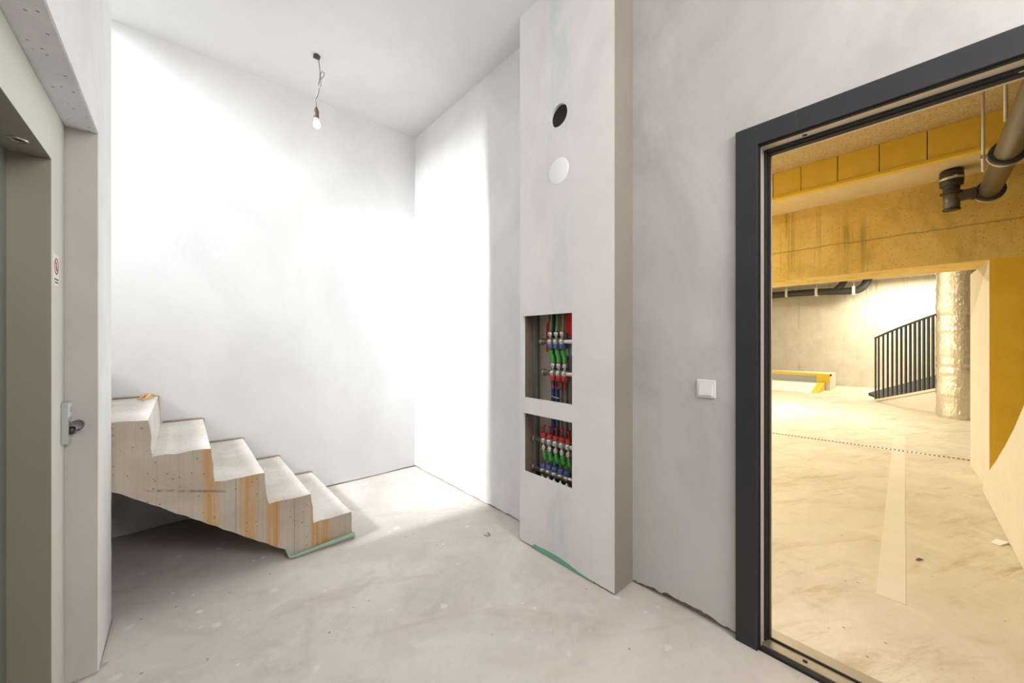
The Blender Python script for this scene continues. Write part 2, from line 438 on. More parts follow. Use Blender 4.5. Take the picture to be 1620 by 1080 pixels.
# boxed-in service shaft: front board with two hatches and one round hole
ZU0, ZU1, ZL0, ZL1, OY0, OY1 = .723, 1.126, .355, .646, 1.042, 1.352
HY, HZ, HR = 1.1185, 2.02, .050
TH = .014
def board():
    bm = bmesh.new(); NS = 40
    ys = [PY0, OY0, OY1, PY1]; zs = [.008, ZL0, ZL1, ZU0, ZU1, 1.75, 2.3, H]
    holes = {(1, 1), (1, 3)}
    def cell(y0, y1, z0, z1): bm.faces.new([bm.verts.new(u(XP, y, z)) for y, z in ((y0, z0), (y1, z0), (y1, z1), (y0, z1))])
    for i in range(3):
        for j in range(7):
            if (i, j) in holes or (i == 1 and j == 5): continue
            cell(ys[i], ys[i+1], zs[j], zs[j+1])
    # ring of faces around the round hole (cell 1,5)
    def edge(a):
        c, s = math.cos(a), math.sin(a); k = 1e9
        if c > 1e-9: k = min(k, (OY1-HY)/c)
        if c < -1e-9: k = min(k, (OY0-HY)/c)
        if s > 1e-9: k = min(k, (2.3-HZ)/s)
        if s < -1e-9: k = min(k, (1.75-HZ)/s)
        return (HY+c*k, HZ+s*k)
    angs = sorted([2*math.pi*k/NS for k in range(NS)] + [math.atan2(z-HZ, y-HY) % (2*math.pi) for y in (OY0, OY1) for z in (1.75, 2.3)])
    for k in range(len(angs)):
        a, b = angs[k], angs[(k+1) % len(angs)]
        pts = [(HY+HR*math.cos(a), HZ+HR*math.sin(a)), edge(a), edge(b), (HY+HR*math.cos(b), HZ+HR*math.sin(b))]
        bm.faces.new([bm.verts.new(u(XP, y, z)) for y, z in pts])
    bmesh.ops.remove_doubles(bm, verts=bm.verts[:], dist=1e-5)
    g = bmesh.ops.extrude_face_region(bm, geom=bm.faces[:])
    bmesh.ops.translate(bm, verts=[e for e in g['geom'] if isinstance(e, bmesh.types.BMVert)], vec=(TH*U, 0, 0))
    m = MB(); m.bm.free(); m.bm = bm; return m
sh = sgroup('wall_shaft', u(XP, (PY0+PY1)/2, 0), 'boxed-in service shaft projecting from the grey wall')
obj('front_board', board(), 'plaster_box', sh)
obj('side_board', ub(((XP+.001, PY0-.002, .006), (XR, PY0, H)), ), 'plaster_box_shaded', sh)
obj('side_board', ub(((XP+TH, PY1-TH, .006), (XR, PY1, H)), ), 'plaster_box', sh)
obj('shaft_back', ub(((XR-.012, PY0+.002, .0), (XR+.01, PY1-TH, H-.01)), ), 'concrete_shaft', sh)
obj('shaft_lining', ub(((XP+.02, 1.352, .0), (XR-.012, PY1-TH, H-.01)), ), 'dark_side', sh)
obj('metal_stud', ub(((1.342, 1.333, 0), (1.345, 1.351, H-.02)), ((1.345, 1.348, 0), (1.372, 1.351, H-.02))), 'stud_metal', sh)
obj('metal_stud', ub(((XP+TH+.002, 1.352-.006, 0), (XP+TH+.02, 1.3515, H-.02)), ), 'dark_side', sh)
# strip of bare green board along the foot of the shaft
mb = MB()
prof = [(1.292, .008), (1.270, .024), (1.245, .022), (1.2, .027), (1.12, .028), (1.06, .022), (1.0, .011), (.93, .007), (.93, .002), (1.292, .002)]
mb.prism([u(XP-.0015, y, z) for y, z in prof], [u(XP+.004, y, z) for y, z in prof])
obj('bare_board', mb, 'green_board', sh)['label'] = 'strip of bare green plasterboard at the foot'

# left wall with the lift portal
mb = MB()
n = 70; ed = []; v = 0
for i in range(n):
    v = v*.7 + random.uniform(-.0035, .0035); z = H*i/(n-1)
    ed.append((YS + v - .012*math.sin(z*1.15)**2 - (.012*random.random() if .30 < z < .46 else 0), z))
A = [(PYF, H), (PYF, .006), (YS-.12, .006)] + [(y, max(z, .008)) for y, z in ed]
mb.prism([u(XL, y, z) for y, z in A], [u(XL-.012, y, z) for y, z in A])
mb.box(u(XL, RY, PZ), u(XL-.012, PYF, H)); mb.box(u(XL, RY, 0), u(XL-.012, PYN, PZ))
o = struct(obj('wall_left', mb, 'plaster_white'), 'white plastered wall around the lift portal')
obj('wall_core', ub(((XL-.012, PYF+.004, 0), (-.75, YS-.018, H)), ((XL-.012, RY, PZ+.004), (-.6, PYF+.004, H)), ((XL-.012, RY, 0), (-.6, PYN-.004, PZ+.004)),
                    ((-4.1, YS-.15, 0), (-.75, YS-.018, 5.0)), ((-.75, YS-.15, H), (-.3, YS-.018, 5.0))), 'plaster_white', o)
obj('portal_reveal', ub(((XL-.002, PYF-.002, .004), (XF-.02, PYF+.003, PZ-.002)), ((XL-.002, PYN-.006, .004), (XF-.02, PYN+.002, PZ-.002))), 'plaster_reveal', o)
obj('lintel', ub(((XL-.002, PYN, PZ-.003), (XF-.02, PYF, PZ+.003)), ), 'concrete_lintel', o)['label'] = 'rough grey concrete lintel underside'
obj('shaft_end', ub(((-.62, PYN-.02, 0), (-.60, PYF+.02, PZ+.1)), ), 'concrete_shaft', o)
# green gasket strip poking out at the wall foot
mb = MB(); mb.tube([px(118, 1079, 2, .004), px(160, 1051, 2, .006), px(170, 1047, 2, .008)], .004, 6)
mb.tube([px(160, 1050, 2, .004), px(179, 986, 2, .006), px(182, 977, 2, .02)], .003, 6)
tag(obj('edge_strip', mb, 'strip_grey', origin=px(160, 1050, 2, .0)), 'thin pale green edge strip sticking out under the lift wall', 'strip')
# rear wall with a high opening added for the fill light
struct(obj('wall_rear', ub(((-.6, RY-.12, 0), (.18, RY, H)), ((1.32, RY-.12, 0), (WX, RY, H)), ((.18, RY-.12, 0), (1.32, RY, 1.70)), ((.18, RY-.12, 2.50), (1.32, RY, H))), 'plaster_white'))
def window(name, boxes, label):
    return struct(obj(name, ub(*boxes), 'white_plastic'), label)
window('rear_fill_frame', [((.18, RY-.09, 1.70), (.21, RY-.05, 2.50)), ((1.29, RY-.09, 1.70), (1.32, RY-.05, 2.50)), ((.21, RY-.09, 1.70), (1.29, RY-.05, 1.73)), ((.21, RY-.09, 2.47), (1.29, RY-.05, 2.50))], 'white frame added round the high fill light opening opposite the stair')
# stairwell end wall with the tall slit window, landing
struct(obj('wall_stairwell', ub(((-4.3, YS-.15, 0), (-4.1, YB+.15, 2.88)), ((-4.3, YS-.15, 4.63), (-4.1, YB+.15, 5.0)), ((-4.3, YS-.15, 2.88), (-4.1, 2.12, 4.63)), ((-4.3, 2.38, 2.88), (-4.1, YB+.15, 4.63))), 'plaster_white'))
window('window_1', [((-4.2, 2.12, 2.88), (-4.16, 2.14, 4.63)), ((-4.2, 2.36, 2.88), (-4.16, 2.38, 4.63)), ((-4.2, 2.14, 2.88), (-4.16, 2.36, 2.91)), ((-4.2, 2.14, 4.60), (-4.16, 2.36, 4.63))], 'tall slit window above the stair landing')

# ------------------------------------------------------------------ concrete stair
NST, GO, RI = 13, .1855, .1435
st = thing('concrete_staircase', 'raw cast concrete stair flight with rust streaks rising against the white wall', 'staircase', u(.65, YS+.01, 0))
def stair_profile(jit):
    pts = [(.38, .0), (.65, .022)]; kinds = []
    x, z = .65, .13
    for k in range(NST):
        pts += [(x, z), (x-GO+.012, z+.002)]
        x -= GO; z += RI
    pts += [(x, z-.0), (-4.095, z), (-4.095, z-.22), (x+.05, z-.22-.02)]
    # straight underside back down to the toe
    pts += [(-.185, .458), (.356, .047)]
    out = []
    N = len(pts)
    for i in range(N):
        a, b = pts[i], pts[(i+1) % N]; L = math.hypot(b[0]-a[0], b[1]-a[1]); m = max(1, int(L/.03))
        for j in range(m):
            f = j/m; jx = random.uniform(-jit, jit); jz = random.uniform(-jit, jit)
            if a[0] < -.5: jx = jz = 0
            out.append((a[0]+(b[0]-a[0])*f+jx, max(.0, a[1]+(b[1]-a[1])*f+jz)))
    return out
PA = stair_profile(.0028); random.seed(3); PB = stair_profile(.0)
mb = MB()
mb.prism([u(x, YS+.012, z) for x, z in PA], [u(x, YB-.006, z) for x, z in PB], mi=1, side=0)
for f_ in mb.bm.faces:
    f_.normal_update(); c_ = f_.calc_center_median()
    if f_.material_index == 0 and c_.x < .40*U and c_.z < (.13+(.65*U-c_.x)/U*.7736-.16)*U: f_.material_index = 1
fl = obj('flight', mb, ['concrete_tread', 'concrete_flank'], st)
# tan filler bead where treads and risers meet the wall
x, z = .65, .13
for k in range(6):
    mb = MB()
    mb.tube([u(x+.004, YB-.008, max(z-RI, .02)+.01), u(x+.004, YB-.008, z+.006), u(x-.01, YB-.007, z+.008), u(x-GO+.02, YB-.007, z+.008)], [.003, .004, .005, .006], 6)
    obj('filler_bead', mb, 'tan_filler', st)
    x -= GO; z += RI
# green foam strip round the foot
mb = MB()
mb.tube([u(.360, YS+.004, .050), u(.374, YS+.002, .012), u(.384, YS-.004, .010), u(.5, YS-.006, .016), u(.66, YS-.007, .022)], [.006, .008, .010, .012, .015], 8)
mb.box(u(.655, YS-.004, .001), u(.664, YB-.01, .020))
obj('foam_strip', mb, 'green_foam', st)['label'] = 'pale green foam strip under the lowest step'
# splinters of wood left on the fifth step
mb = MB()
for (xa, ya, xb, yb, r_) in ((218, 632, 236, 622, .010), (224, 634, 247, 627, .008), (230, 630, 243, 624, .012)):
    a = px(xa, ya, 2, .714); b = px(xb, yb, 2, .722)
    mb.tube([a, (a+b)/2+Vector((0, 0, .006)), b], [r_*.5, r_, r_*.4], 5)
tag(obj('wood_splinters', mb, 'orange_wood', origin=px(230, 632, 2, .706)), 'orange wood splinters lying on an upper stair tread', 'wood scrap')

# ------------------------------------------------------------------ lift door
def lift_part(nm, bx):
    m_ = ub(bx)
    for f_ in m_.bm.faces:
        f_.normal_update()
        if f_.normal.x > .9: f_.material_index = 1
    return obj(nm, m_, ['lift_steel', 'lift_steel_lit'], d2, bevel=.002)
d2 = sgroup('door_2', u(XF, 1.1, 0), 'olive grey steel lift landing door in its frame')
FY0, FY1, FZ = .60, 1.528, 1.476
lift_part('jamb', ((XD-.02, FY1, 0), (XF, PYF-.004, PZ-.005)))
lift_part('jamb', ((XD-.02, PYN+.003, 0), (XF, FY0, PZ-.005)))
hd = lift_part('header', ((XD-.02, FY0, FZ), (XF, FY1, PZ-.005)))
obj('door_panel', ub(((XD-.03, FY0-.01, .004), (XD, (FY0+FY1)/2-.002, FZ+.02)), ), 'lift_door', d2)
obj('door_panel', ub(((XD-.03, (FY0+FY1)/2+.002, .004), (XD, FY1+.01, FZ+.02)), ), 'lift_door', d2)
c = px(28, 220, 2, FZ)
mb = MB(); mb.lathe(c, (0, 0, -1), [(-.002, .022), (.004, .021), (.004, .014), (.001, .012)], 20)
dl = obj('downlight', mb, 'chrome', hd)
mb = MB(); mb.lathe(c, (0, 0, -1), [(.0, .012), (.0025, .011)], 16); obj('lens', mb, 'dark_metal', dl)
# sticker
s0 = px(89, 428, 0, XF); sy = .022*U; szz = .042*U
stk = thing('warning_sticker', 'small white prohibition sticker on the steel lift frame', 'sticker', s0)
mb = MB(); mb.box((s0.x, s0.y-sy*1.4, s0.z-szz), (s0.x+.0012, s0.y+sy*1.0, s0.z+szz)); obj('label_sheet', mb, 'white_paper', stk)
cy, cz = s0.y-sy*.2, s0.z+szz*.25; R_ = .030
mb = MB()
for k in range(24):
    a, b = 2*math.pi*k/24, 2*math.pi*(k+1)/24
    q = [(cy+R_*math.cos(a), cz+R_*math.sin(a)), (cy+R_*math.cos(b), cz+R_*math.sin(b)), (cy+.78*R_*math.cos(b), cz+.78*R_*math.sin(b)), (cy+.78*R_*math.cos(a), cz+.78*R_*math.sin(a))]
    mb.prism([(s0.x+.0012, y, z) for y, z in q], [(s0.x+.0018, y, z) for y, z in q])
q = [(cy-.020, cz+.016), (cy-.016, cz+.020), (cy+.020, cz-.016), (cy+.016, cz-.020)]
mb.prism([(s0.x+.0014, y, z) for y, z in q], [(s0.x+.002, y, z) for y, z in q])
obj('ring_sign', mb, 'sticker_red', stk)
mb = MB(); mb.lathe((s0.x+.001, cy+.001, cz+.012), (1, 0, 0), [(0, .004), (.0007, .004)], 10); mb.box((s0.x+.001, cy-.004, cz-.016), (s0.x+.0016, cy+.006, cz+.007)); mb.box((s0.x+.001, cy-.011, cz-.006), (s0.x+.0016, cy-.004, cz-.001))
obj('figure_mark', mb, 'ink', stk)
mb = MB()
for zz, ya, yb in ((-.58, -1.1, .8), (-.78, -.9, .65)):
    y = s0.y+sy*ya
    while y < s0.y+sy*yb:
        wd = random.uniform(.003, .008); mb.box((s0.x+.001, y, s0.z+szz*zz-.0025), (s0.x+.0016, min(y+wd, s0.y+sy*yb), s0.z+szz*zz+.0025)); y += wd+.0016
obj('print', mb, 'ink', stk)
# call panel with key switch and a curl of tape
pc = px(98, 672, 0, XF); b0, b1 = pc.y-.012*U, pc.y+.035*U
cp = thing('lift_call_panel', 'small grey lift call panel with key switch on the steel frame', 'call panel', (pc.x, (b0+b1)/2, pc.z))
zb, zt = px(92, 708, 0, XF).z, px(92, 640, 0, XF).z; dx = .017
mb = MB(); mb.box((pc.x, b0, zb), (pc.x+dx, b1, zt)); obj('housing', mb, 'grey_plastic', cp, bevel=.002)
mb = MB(); mb.box((pc.x+dx, b0+.004, zb+.004), (pc.x+dx+.0015, b1-.004, zb+(zt-zb)*.62)); obj('face_plate', mb, 'chrome', cp)
mb = MB(); mb.box((pc.x+dx, b0+.003, zb+(zt-zb)*.64), (pc.x+dx+.002, b1-.003, zt-.003)); fp = obj('floor_plate', mb, 'mint_plastic', cp)
cy_, cz_ = (b0+b1)/2, zb+(zt-zb)*.82
mb = MB(); mb.box((pc.x+dx+.002, cy_-.008, cz_-.008), (pc.x+dx+.0026, cy_+.008, cz_-.005)); mb.box((pc.x+dx+.002, cy_-.002, cz_-.005), (pc.x+dx+.0026, cy_+.002, cz_+.010)); mb.box((pc.x+dx+.002, cy_-.007, cz_+.004), (pc.x+dx+.0026, cy_-.002, cz_+.007))
obj('floor_mark', mb, 'ink', fp)
kz = zb+(zt-zb)*.30
mb = MB(); mb.lathe((pc.x+dx, cy_, kz), (1, 0, 0), [(0, .016), (.010, .015), (.014, .011), (.015, .004)], 18); obj('key_switch', mb, 'dark_metal', cp)
mb = MB(); N = 22
pin, pout = [], []
for k in range(N):
    a = -1.7 + 4.0*k/(N-1); rr = .013 + .005*k/(N-1)
    p = (pc.x+dx+.020+rr*math.cos(a), kz+.016+rr*1.15*math.sin(a)); p2 = (pc.x+dx+.020+(rr+.0012)*math.cos(a), kz+.016+(rr*1.15+.0012)*math.sin(a))
    pin.append(p); pout.append(p2)
ol = pin + pout[::-1]
mb.prism([(x, cy_-.020, z) for x, z in ol], [(x, cy_+.012, z) for x, z in ol])
obj('tape_curl', mb, 'dark_metal', cp)

# ------------------------------------------------------------------ steel door frame to the garage
d1 = sgroup('door_1', u(XR, 0, 0), 'anthracite steel door frame opening to the parking garage')
def ring(name, x0, x1, i0, i1, mat, bottom=None, bev=.0015):
    """a frame profile: from inset i0 to inset i1 of the outer frame, between depths x0 and x1"""
    a, b, t0, t1 = DY1-i0, DY1-i1, DZ-i0, DZ-i1; c_, d_ = DY0+i0, DY0+i1
    obj(name+'_jamb', ub(((x0, b, 0), (x1, a, t0))), mat, d1, bevel=bev)
    obj(name+'_jamb', ub(((x0, c_, 0), (x1, d_, t0))), mat, d1, bevel=bev)
    obj(name+'_head', ub(((x0, d_, t1), (x1, b, t0))), mat, d1, bevel=bev)
a = .064
ring('face', XR-.014, XR+.006, .0, a, 'anthracite_steel')
ring('inner_face', XR-.004, XR+.014, a, a+.004, 'black_rubber', bev=0)
ring('rebate', XR+.006, XR+.040, .03, a+.0045, 'pale_metal')
ring('gasket', XR+.040, XR+.056, .03, a+.012, 'black_rubber', bev=.004)
ring('liner', XR+.052, WX+.004, .0, a+.016, 'black_rubber')
ring('edge_trim', WX+.004, WX+.014, .0, a+.0165, 'pale_metal')
# bolt holes
for yy in (px(1273, 217, 0, XR+.022).y,):
    mb = MB(); mb.lathe((u(XR+.023, 0, 0)[0], yy, (DZ-a-.0045)*U+.001), (0, 0, -1), [(0, .008), (.0025, .008)], 14); obj('bolt_hole', mb, 'slot_black', d1)
obj('threshold', ub(((XR+.016, DY0+a, 0), (XR+.058, DY1-a, .012))), 'threshold_metal', d1, bevel=.0015)
obj('sill_lip', ub(((XR-.004, DY0+a, 0), (XR+.010, DY1-a, .010))), 'black_rubber', d1, bevel=.001)
obj('sill_gasket', ub(((XR+.059, DY0+a, 0), (XR+.066, DY1-a, .016))), 'black_rubber', d1, bevel=.001)
obj('sill_plate', ub(((XR+.067, DY0+a, 0), (1.525, DY1-a, .010))), 'threshold_metal', d1, bevel=.001)
c = px(1273, 1048, 2, .012); mb = MB(); mb.lathe((u(XR+.037, 0, 0)[0], c.y, .0121*U), (0, 0, 1), [(-.001, .009), (.0006, .009)], 14); obj('bolt_hole', mb, 'slot_black', d1)
c = px(1620, 112, 0, XR+.048); mb = MB(); mb.box((u(XR+.044, 0, 0)[0], c.y-.01, (DZ-a-.014)*U), (u(XR+.05, 0, 0)[0], c.y+.01, (DZ-a-.012)*U)); obj('latch_keep', mb, 'chrome', d1)

# ------------------------------------------------------------------ light switch, cover, ceiling bulb
c = px(1118, 614.5, 0, XR)
hw = .032*U
sw = thing('light_switch', 'square white rocker light switch on the grey wall beside the door', 'switch', c)
mb = MB(); mb.box((c.x-.010, c.y-hw, c.z-hw), (c.x, c.y+hw, c.z+hw)); obj('plate', mb, 'white_plastic', sw, bevel=.004)
ih = hw*.72
mb = MB(); A = [(c.x-.010, c.z-ih), (c.x-.017, c.z-ih), (c.x-.0115, c.z+ih), (c.x-.010, c.z+ih)]
mb.prism([(x, c.y-ih*.98, z) for x, z in A], [(x, c.y+ih*.98, z) for x, z in A]); obj('rocker', mb, 'white_plastic', sw, bevel=.001)
c = px(884, 270.5, 0, XP)
mb = MB(); mb.lathe(c, (-1, 0, 0), [(0, .058*U), (.003, .058*U), (.0045, .056*U), (.0048, .001)], 40)
tag(obj('cover_disc', mb, 'cover_white', origin=c), 'round white blank cover disc on the boxed-in shaft', 'cover')
c = Vector(u(XP+TH, HY, HZ)); mb = MB()
mb.lathe(c, (1, 0, 0), [(0, HR*U*1.06), (.10, HR*U*1.06)], 32); obj('hole_sleeve', mb, 'slot_black', sh)

c = px(501, 88, 2, H)
pb = thing('hanging_bulb', 'bare white bulb in a brown socket hanging from the ceiling on loose wires', 'lamp', c)
mb = MB(); mb.box((c.x-.022, c.y-.016, c.z-.020), (c.x+.022, c.y+.016, c.z)); mb.box((c.x-.014, c.y-.026, c.z-.014), (c.x+.010, c.y+.02, c.z))
obj('ceiling_block', mb, 'junction_black', pb, bevel=.004)
SC = 2.12*U/590                     # metres per photo pixel at the lamp
rd = Vector((_r[0], _r[1], 0))
def lp(x, y): return c + rd*((x-501)*SC*1.0) + Vector((0, 0, -(y-87)*SC))
def zz(pts): return [lp(460+x/6.35, 60+y/6.35) for x, y in pts]
def smooth(pts, n=5):
    P = [pts[0]] + list(pts) + [pts[-1]]; out = []
    for i in range(1, len(P)-2):
        for k in range(n):
            t = k/n; a, b_, c2, d = P[i-1], P[i], P[i+1], P[i+2]
            out.append(.5*((2*b_)+(-a+c2)*t+(2*a-5*b_+4*c2-d)*t*t+(-a+3*b_-3*c2+d)*t**3))
    return out+[pts[-1]]
mb = MB(); mb.tube(smooth(zz([(270, 170), (280, 220), (290, 290), (294, 350), (290, 420), (278, 470), (285, 520), (268, 580), (250, 612), (256, 660), (257, 700)])), .0028, 6)
mb.tube(smooth(zz([(285, 440), (298, 395), (300, 355), (315, 335), (335, 350), (330, 380), (308, 405), (300, 440), (305, 470), (280, 500)])), .0025, 6)
cdp = obj('cord', mb, 'cord_brown', pb)
mb = MB(); mb.tube(smooth(zz([(283, 480), (268, 520), (262, 560), (248, 612), (250, 632)])), .0028, 6)
mb.tube(smooth(zz([(276, 475), (284, 485), (290, 492), (278, 500)])), .005, 6); obj('white_wire', mb, 'cord_white', pb)
s_ = zz([(257, 690)])[0]; k = SC/6.35
mb = MB(); mb.lathe(s_, (0, 0, -1), [(0, .006), (18*k, .012), (26*k, .013), (34*k, 22*k), (40*k, 24*k), (112*k, 24*k), (114*k, 21*k)], 20); obj('socket', mb, 'brown_socket', pb)
b_ = s_+Vector((0, 0, -110*k))
mb = MB(); mb.lathe(b_, Vector((.08, 0, -1)), [(0, 19*k), (10*k, 20*k), (25*k, 23*k), (40*k, 30*k), (56*k, 34*k), (72*k, 34*k), (88*k, 28*k), (99*k, 17*k), (104*k, 5*k)], 22); obj('bulb', mb, 'bulb_glass', pb)
bl = bpy.data.lights.new('bulb_light', 'POINT'); bl.energy = 1.6; bl.color = (1.0, .95, .90); bl.shadow_soft_size = .16
blo = bpy.data.objects.new('bulb_light', bl); col.objects.link(blo); blo.parent = pb; blo.location = b_+Vector((0, 0, -.22))-c

# ------------------------------------------------------------------ heating manifolds in the two hatches
MX = 1.345; PXB = 1.378
def manifold(label, y_at, xs, cap, cap_dir, conn_dir, tall, zoff=0):
    """y_at: two photo points of the bar axis (left end, right end); xs photo columns of the valves"""
    a = px(*y_at[0], 0, MX); zbar = a.z; yr = (PY0+.10)*U
    t = thing('heating_manifold', label, 'manifold', (MX*U, (a.y+yr)/2, zbar), 'heating manifolds in the shaft hatches')
    R0 = .0165
    mb = MB(); mb.tube([(MX*U, a.y, zbar), (MX*U, yr, zbar)], R0, 14); obj('bar', mb, 'nickel', t)
    mb = MB(); mb.lathe((MX*U, a.y+.022, zbar), (0, -1, 0), [(0, .017), (.004, .020), (.016, .020), (.02, .024), (.026, .024)], 12); ec = obj('end_cap', mb, 'nickel', t)
    mb = MB(); mb.lathe((MX*U, a.y+.0225, zbar), (0, -1, 0), [(0, .011), (.002, .011)], 10); obj('cap_hole', mb, 'dark_metal', ec)
    ys = [px(x, 600, 0, MX).y for x in xs]
    for i, y in enumerate(ys):
        mb = MB(); mb.lathe((MX*U, y-.016, zbar), (0, 1, 0), [(0, .018), (.004, .024), (.028, .024), (.032, .018)], 14); obj('collar', mb, 'nickel', t)
        if i < len(ys)-1:
            ym = (y+ys[i+1])/2; mb = MB(); mb.lathe((MX*U, ym-.004, zbar), (0, 1, 0), [(0, .021), (.008, .021)], 12); obj('ring', mb, 'stud_metal', t)
        s = cap_dir
        mb = MB()
        if tall:
            mb.lathe((MX*U, y, zbar), (0, 0, s), [(.010, .013), (.020, .021), (.028, .022), (.034, .018), (.040, .022), (.046, .020), (.050, .010), (.052, .0075)], 14)
            vc = obj('valve_cap', mb, cap, t)
            mb = MB(); mb.lathe((MX*U, y, zbar), (0, 0, s), [(.050, .006), (.085, .006), (.086, .011), (.098, .011)], 10); obj('stem', mb, cap, vc)
        else:
            mb.lathe((MX*U, y, zbar), (0, 0, s), [(.012, .016), (.018, .021), (.046, .020), (.049, .014)], 14); obj('valve_cap', mb, cap, t)
        q = conn_dir
        mb = MB(); mb.lathe((MX*U, y, zbar), (0, 0, q), [(.010, .010), (.032, .010), (.034, .015), (.040, .018), (.058, .018), (.064, .013)], 12); obj('connector', mb, 'nickel', t)
    return t, ys, zbar
m1, y1, z1 = manifold('upper manifold with blue caps pointing down below red sheets', ((858, 540), (907, 538)), (871, 880.5, 890), 'blue_cap', -1, 1, False)
m2, y2, z2 = manifold('upper manifold with red caps hanging below, under green hoses', ((861, 588.5), (907, 587)), (875, 884.5, 894), 'red_plastic', -1, 1, True)
m3, y3, z3 = manifold('lower manifold with a row of upright red valves', ((846, 692), (907, 704)), (860.7, 870, 879.7, 889.5, 900), 'red_plastic', 1, -1, True)
m4, y4, z4 = manifold('lowest manifold with a row of upright blue caps', ((845, 738.5), (907, 759)), (859, 868, 877.5, 887.5, 897.5), 'blue_cap', 1, -1, False)
def hose(pts, r_, mat, name, label, group, cat='hose'):
    mb = MB(); mb.tube(smooth(pts, 4), r_, 10); return tag(obj(name, mb, mat, origin=pts[0]), label, cat, group)
mx = MX*U
ORD = ('first', 'second', 'third', 'fourth', 'fifth')
for i in range(3):
    hose([Vector((mx, y1[i], z1+.06)), Vector((mx+.008, y1[i], z1+.14)), Vector((mx+.012, y1[i], 1.21*U))], .0085, 'green_hose', 'green_hose', ORD[i]+' thin green hose from the end cap, rising above the blue-capped upper manifold', 'thin green hoses above the upper manifold')
    hose([Vector((mx, y2[i], z2+.06)), Vector((mx+.008, (y1[i]+y2[i])/2, z2+.10)), Vector((mx+.006, y1[i], z1-.075)), Vector((mx+.006, y1[i], z1-.052))], .0145, 'green_hose', 'green_hose', ORD[i]+' thick green hose from the end caps, between the two upper manifolds', 'thick green hoses between upper manifolds')
for i in range(5):
    hose([Vector((mx, y3[i], z3-.06)), Vector((mx+.008, y3[i]-.003, z3-.12)), Vector((mx+.030, y3[i]-.008, z4+.09)), Vector((mx+.036, y3[i]-.010, z4+.030))], .0125, 'green_hose', 'green_hose', ORD[i]+' green hose from the end cap, dropping from the red-valve lower manifold', 'green hoses between lower manifolds')
    hose([Vector((mx, y4[i], z4-.06)), Vector((mx, y4[i], z4-.12)), Vector((mx+.004, y4[i], .20*U))], .0125, 'green_hose', 'green_hose', ORD[i]+' green hose from the end cap, hanging below the lowest manifold', 'green hoses below the lowest manifold')
for xq, m_, r_, lab in ((875, 'blue_pipe', .0125, 'dark blue riser pipe beside the bare concrete inside the shaft'), (881.5, 'blue_pipe', .0145, 'thicker dark blue riser pipe beside the thin grey riser'),
        (888, 'grey_pipe', .010, 'thin grey riser pipe next to the blue risers'), (895, 'grey_pipe', .0125, 'thicker grey riser pipe next to the thin grey riser'), (903, 'grey_pipe', .0125, 'grey riser pipe farthest from the blue risers in the shaft')):
    y = px(xq, 610, 0, PXB).y
    hose([Vector((PXB*U, y, .01)), Vector((PXB*U, y, .5*U)), Vector((PXB*U, y, H*U-.02))], r_, m_, 'riser_pipe', lab, 'blue riser pipes in the shaft' if m_ == 'blue_pipe' else 'grey riser pipes in the shaft', 'pipe')
cc = px(878, 628, 0, PXB-.016); mb = MB(); mb.tube(smooth([cc+Vector((0, .03, .004)), cc+Vector((-.004, 0, 0)), cc+Vector((0, -.035, -.004))]), .004, 6)
tag(obj('pipe_clip', mb, 'zinc', origin=cc), 'small metal clip across the blue riser pipes', 'clip')
# red plastic sheets and pale tags
def sheet(name, pts, thick, mat, label, cat, group=None):
    mb = MB(); mb.prism([p for p in pts], [p+Vector((thick, .001, 0)) for p in pts])
    return tag(obj(name, mb, mat, origin=pts[0]), label, cat, group)
def zp(l, X): return [px(815+x/6.545, 485+y/6.545, 0, X) for x, y in l]
sheet('red_sheet', zp([(345, 40), (345, 150), (322, 190), (322, 470), (385, 472), (392, 200), (365, 150), (410, 120), (412, 40)], 1.392), .003, 'red_sheet', 'red plastic sheet strip hanging lowest behind the manifold', 'sheet')
sheet('red_sheet', zp([(415, 40), (415, 170), (440, 210), (452, 290), (480, 300), (478, 40)], 1.374), .003, 'red_sheet', 'narrow red plastic sheet between thin green hoses', 'sheet')
sheet('red_sheet', zp([(482, 40), (484, 190), (520, 250), (560, 310), (600, 320), (640, 300), (640, 40)], 1.366), .003, 'red_sheet', 'wide red plastic sheet at the right of the upper hatch', 'sheet')
sheet('paper_tag', zp([(412, 150), (372, 215), (378, 250), (400, 260), (415, 200), (470, 240), (478, 215)], 1.384), .001, 'pale_tag', 'pale folded tag behind the upper manifold bar', 'tag')
sheet('paper_tag', zp([(500, 425), (465, 500), (520, 510), (560, 505), (545, 430)], 1.369), .001, 'pale_tag', 'pale blue tag hanging among green hoses', 'tag')
sheet('paper_tag', zp([(560, 380), (548, 400), (580, 505), (600, 505), (600, 380)], 1.372), .001, 'pale_tag', 'pale strip tag under the right end of the top manifold', 'tag')
sheet('paper_tag', zp([(385, 235), (390, 275), (440, 275), (465, 235), (440, 205), (410, 200)], 1.388), .001, 'teal_sheet', 'dark green tag behind the thin green hoses', 'tag')

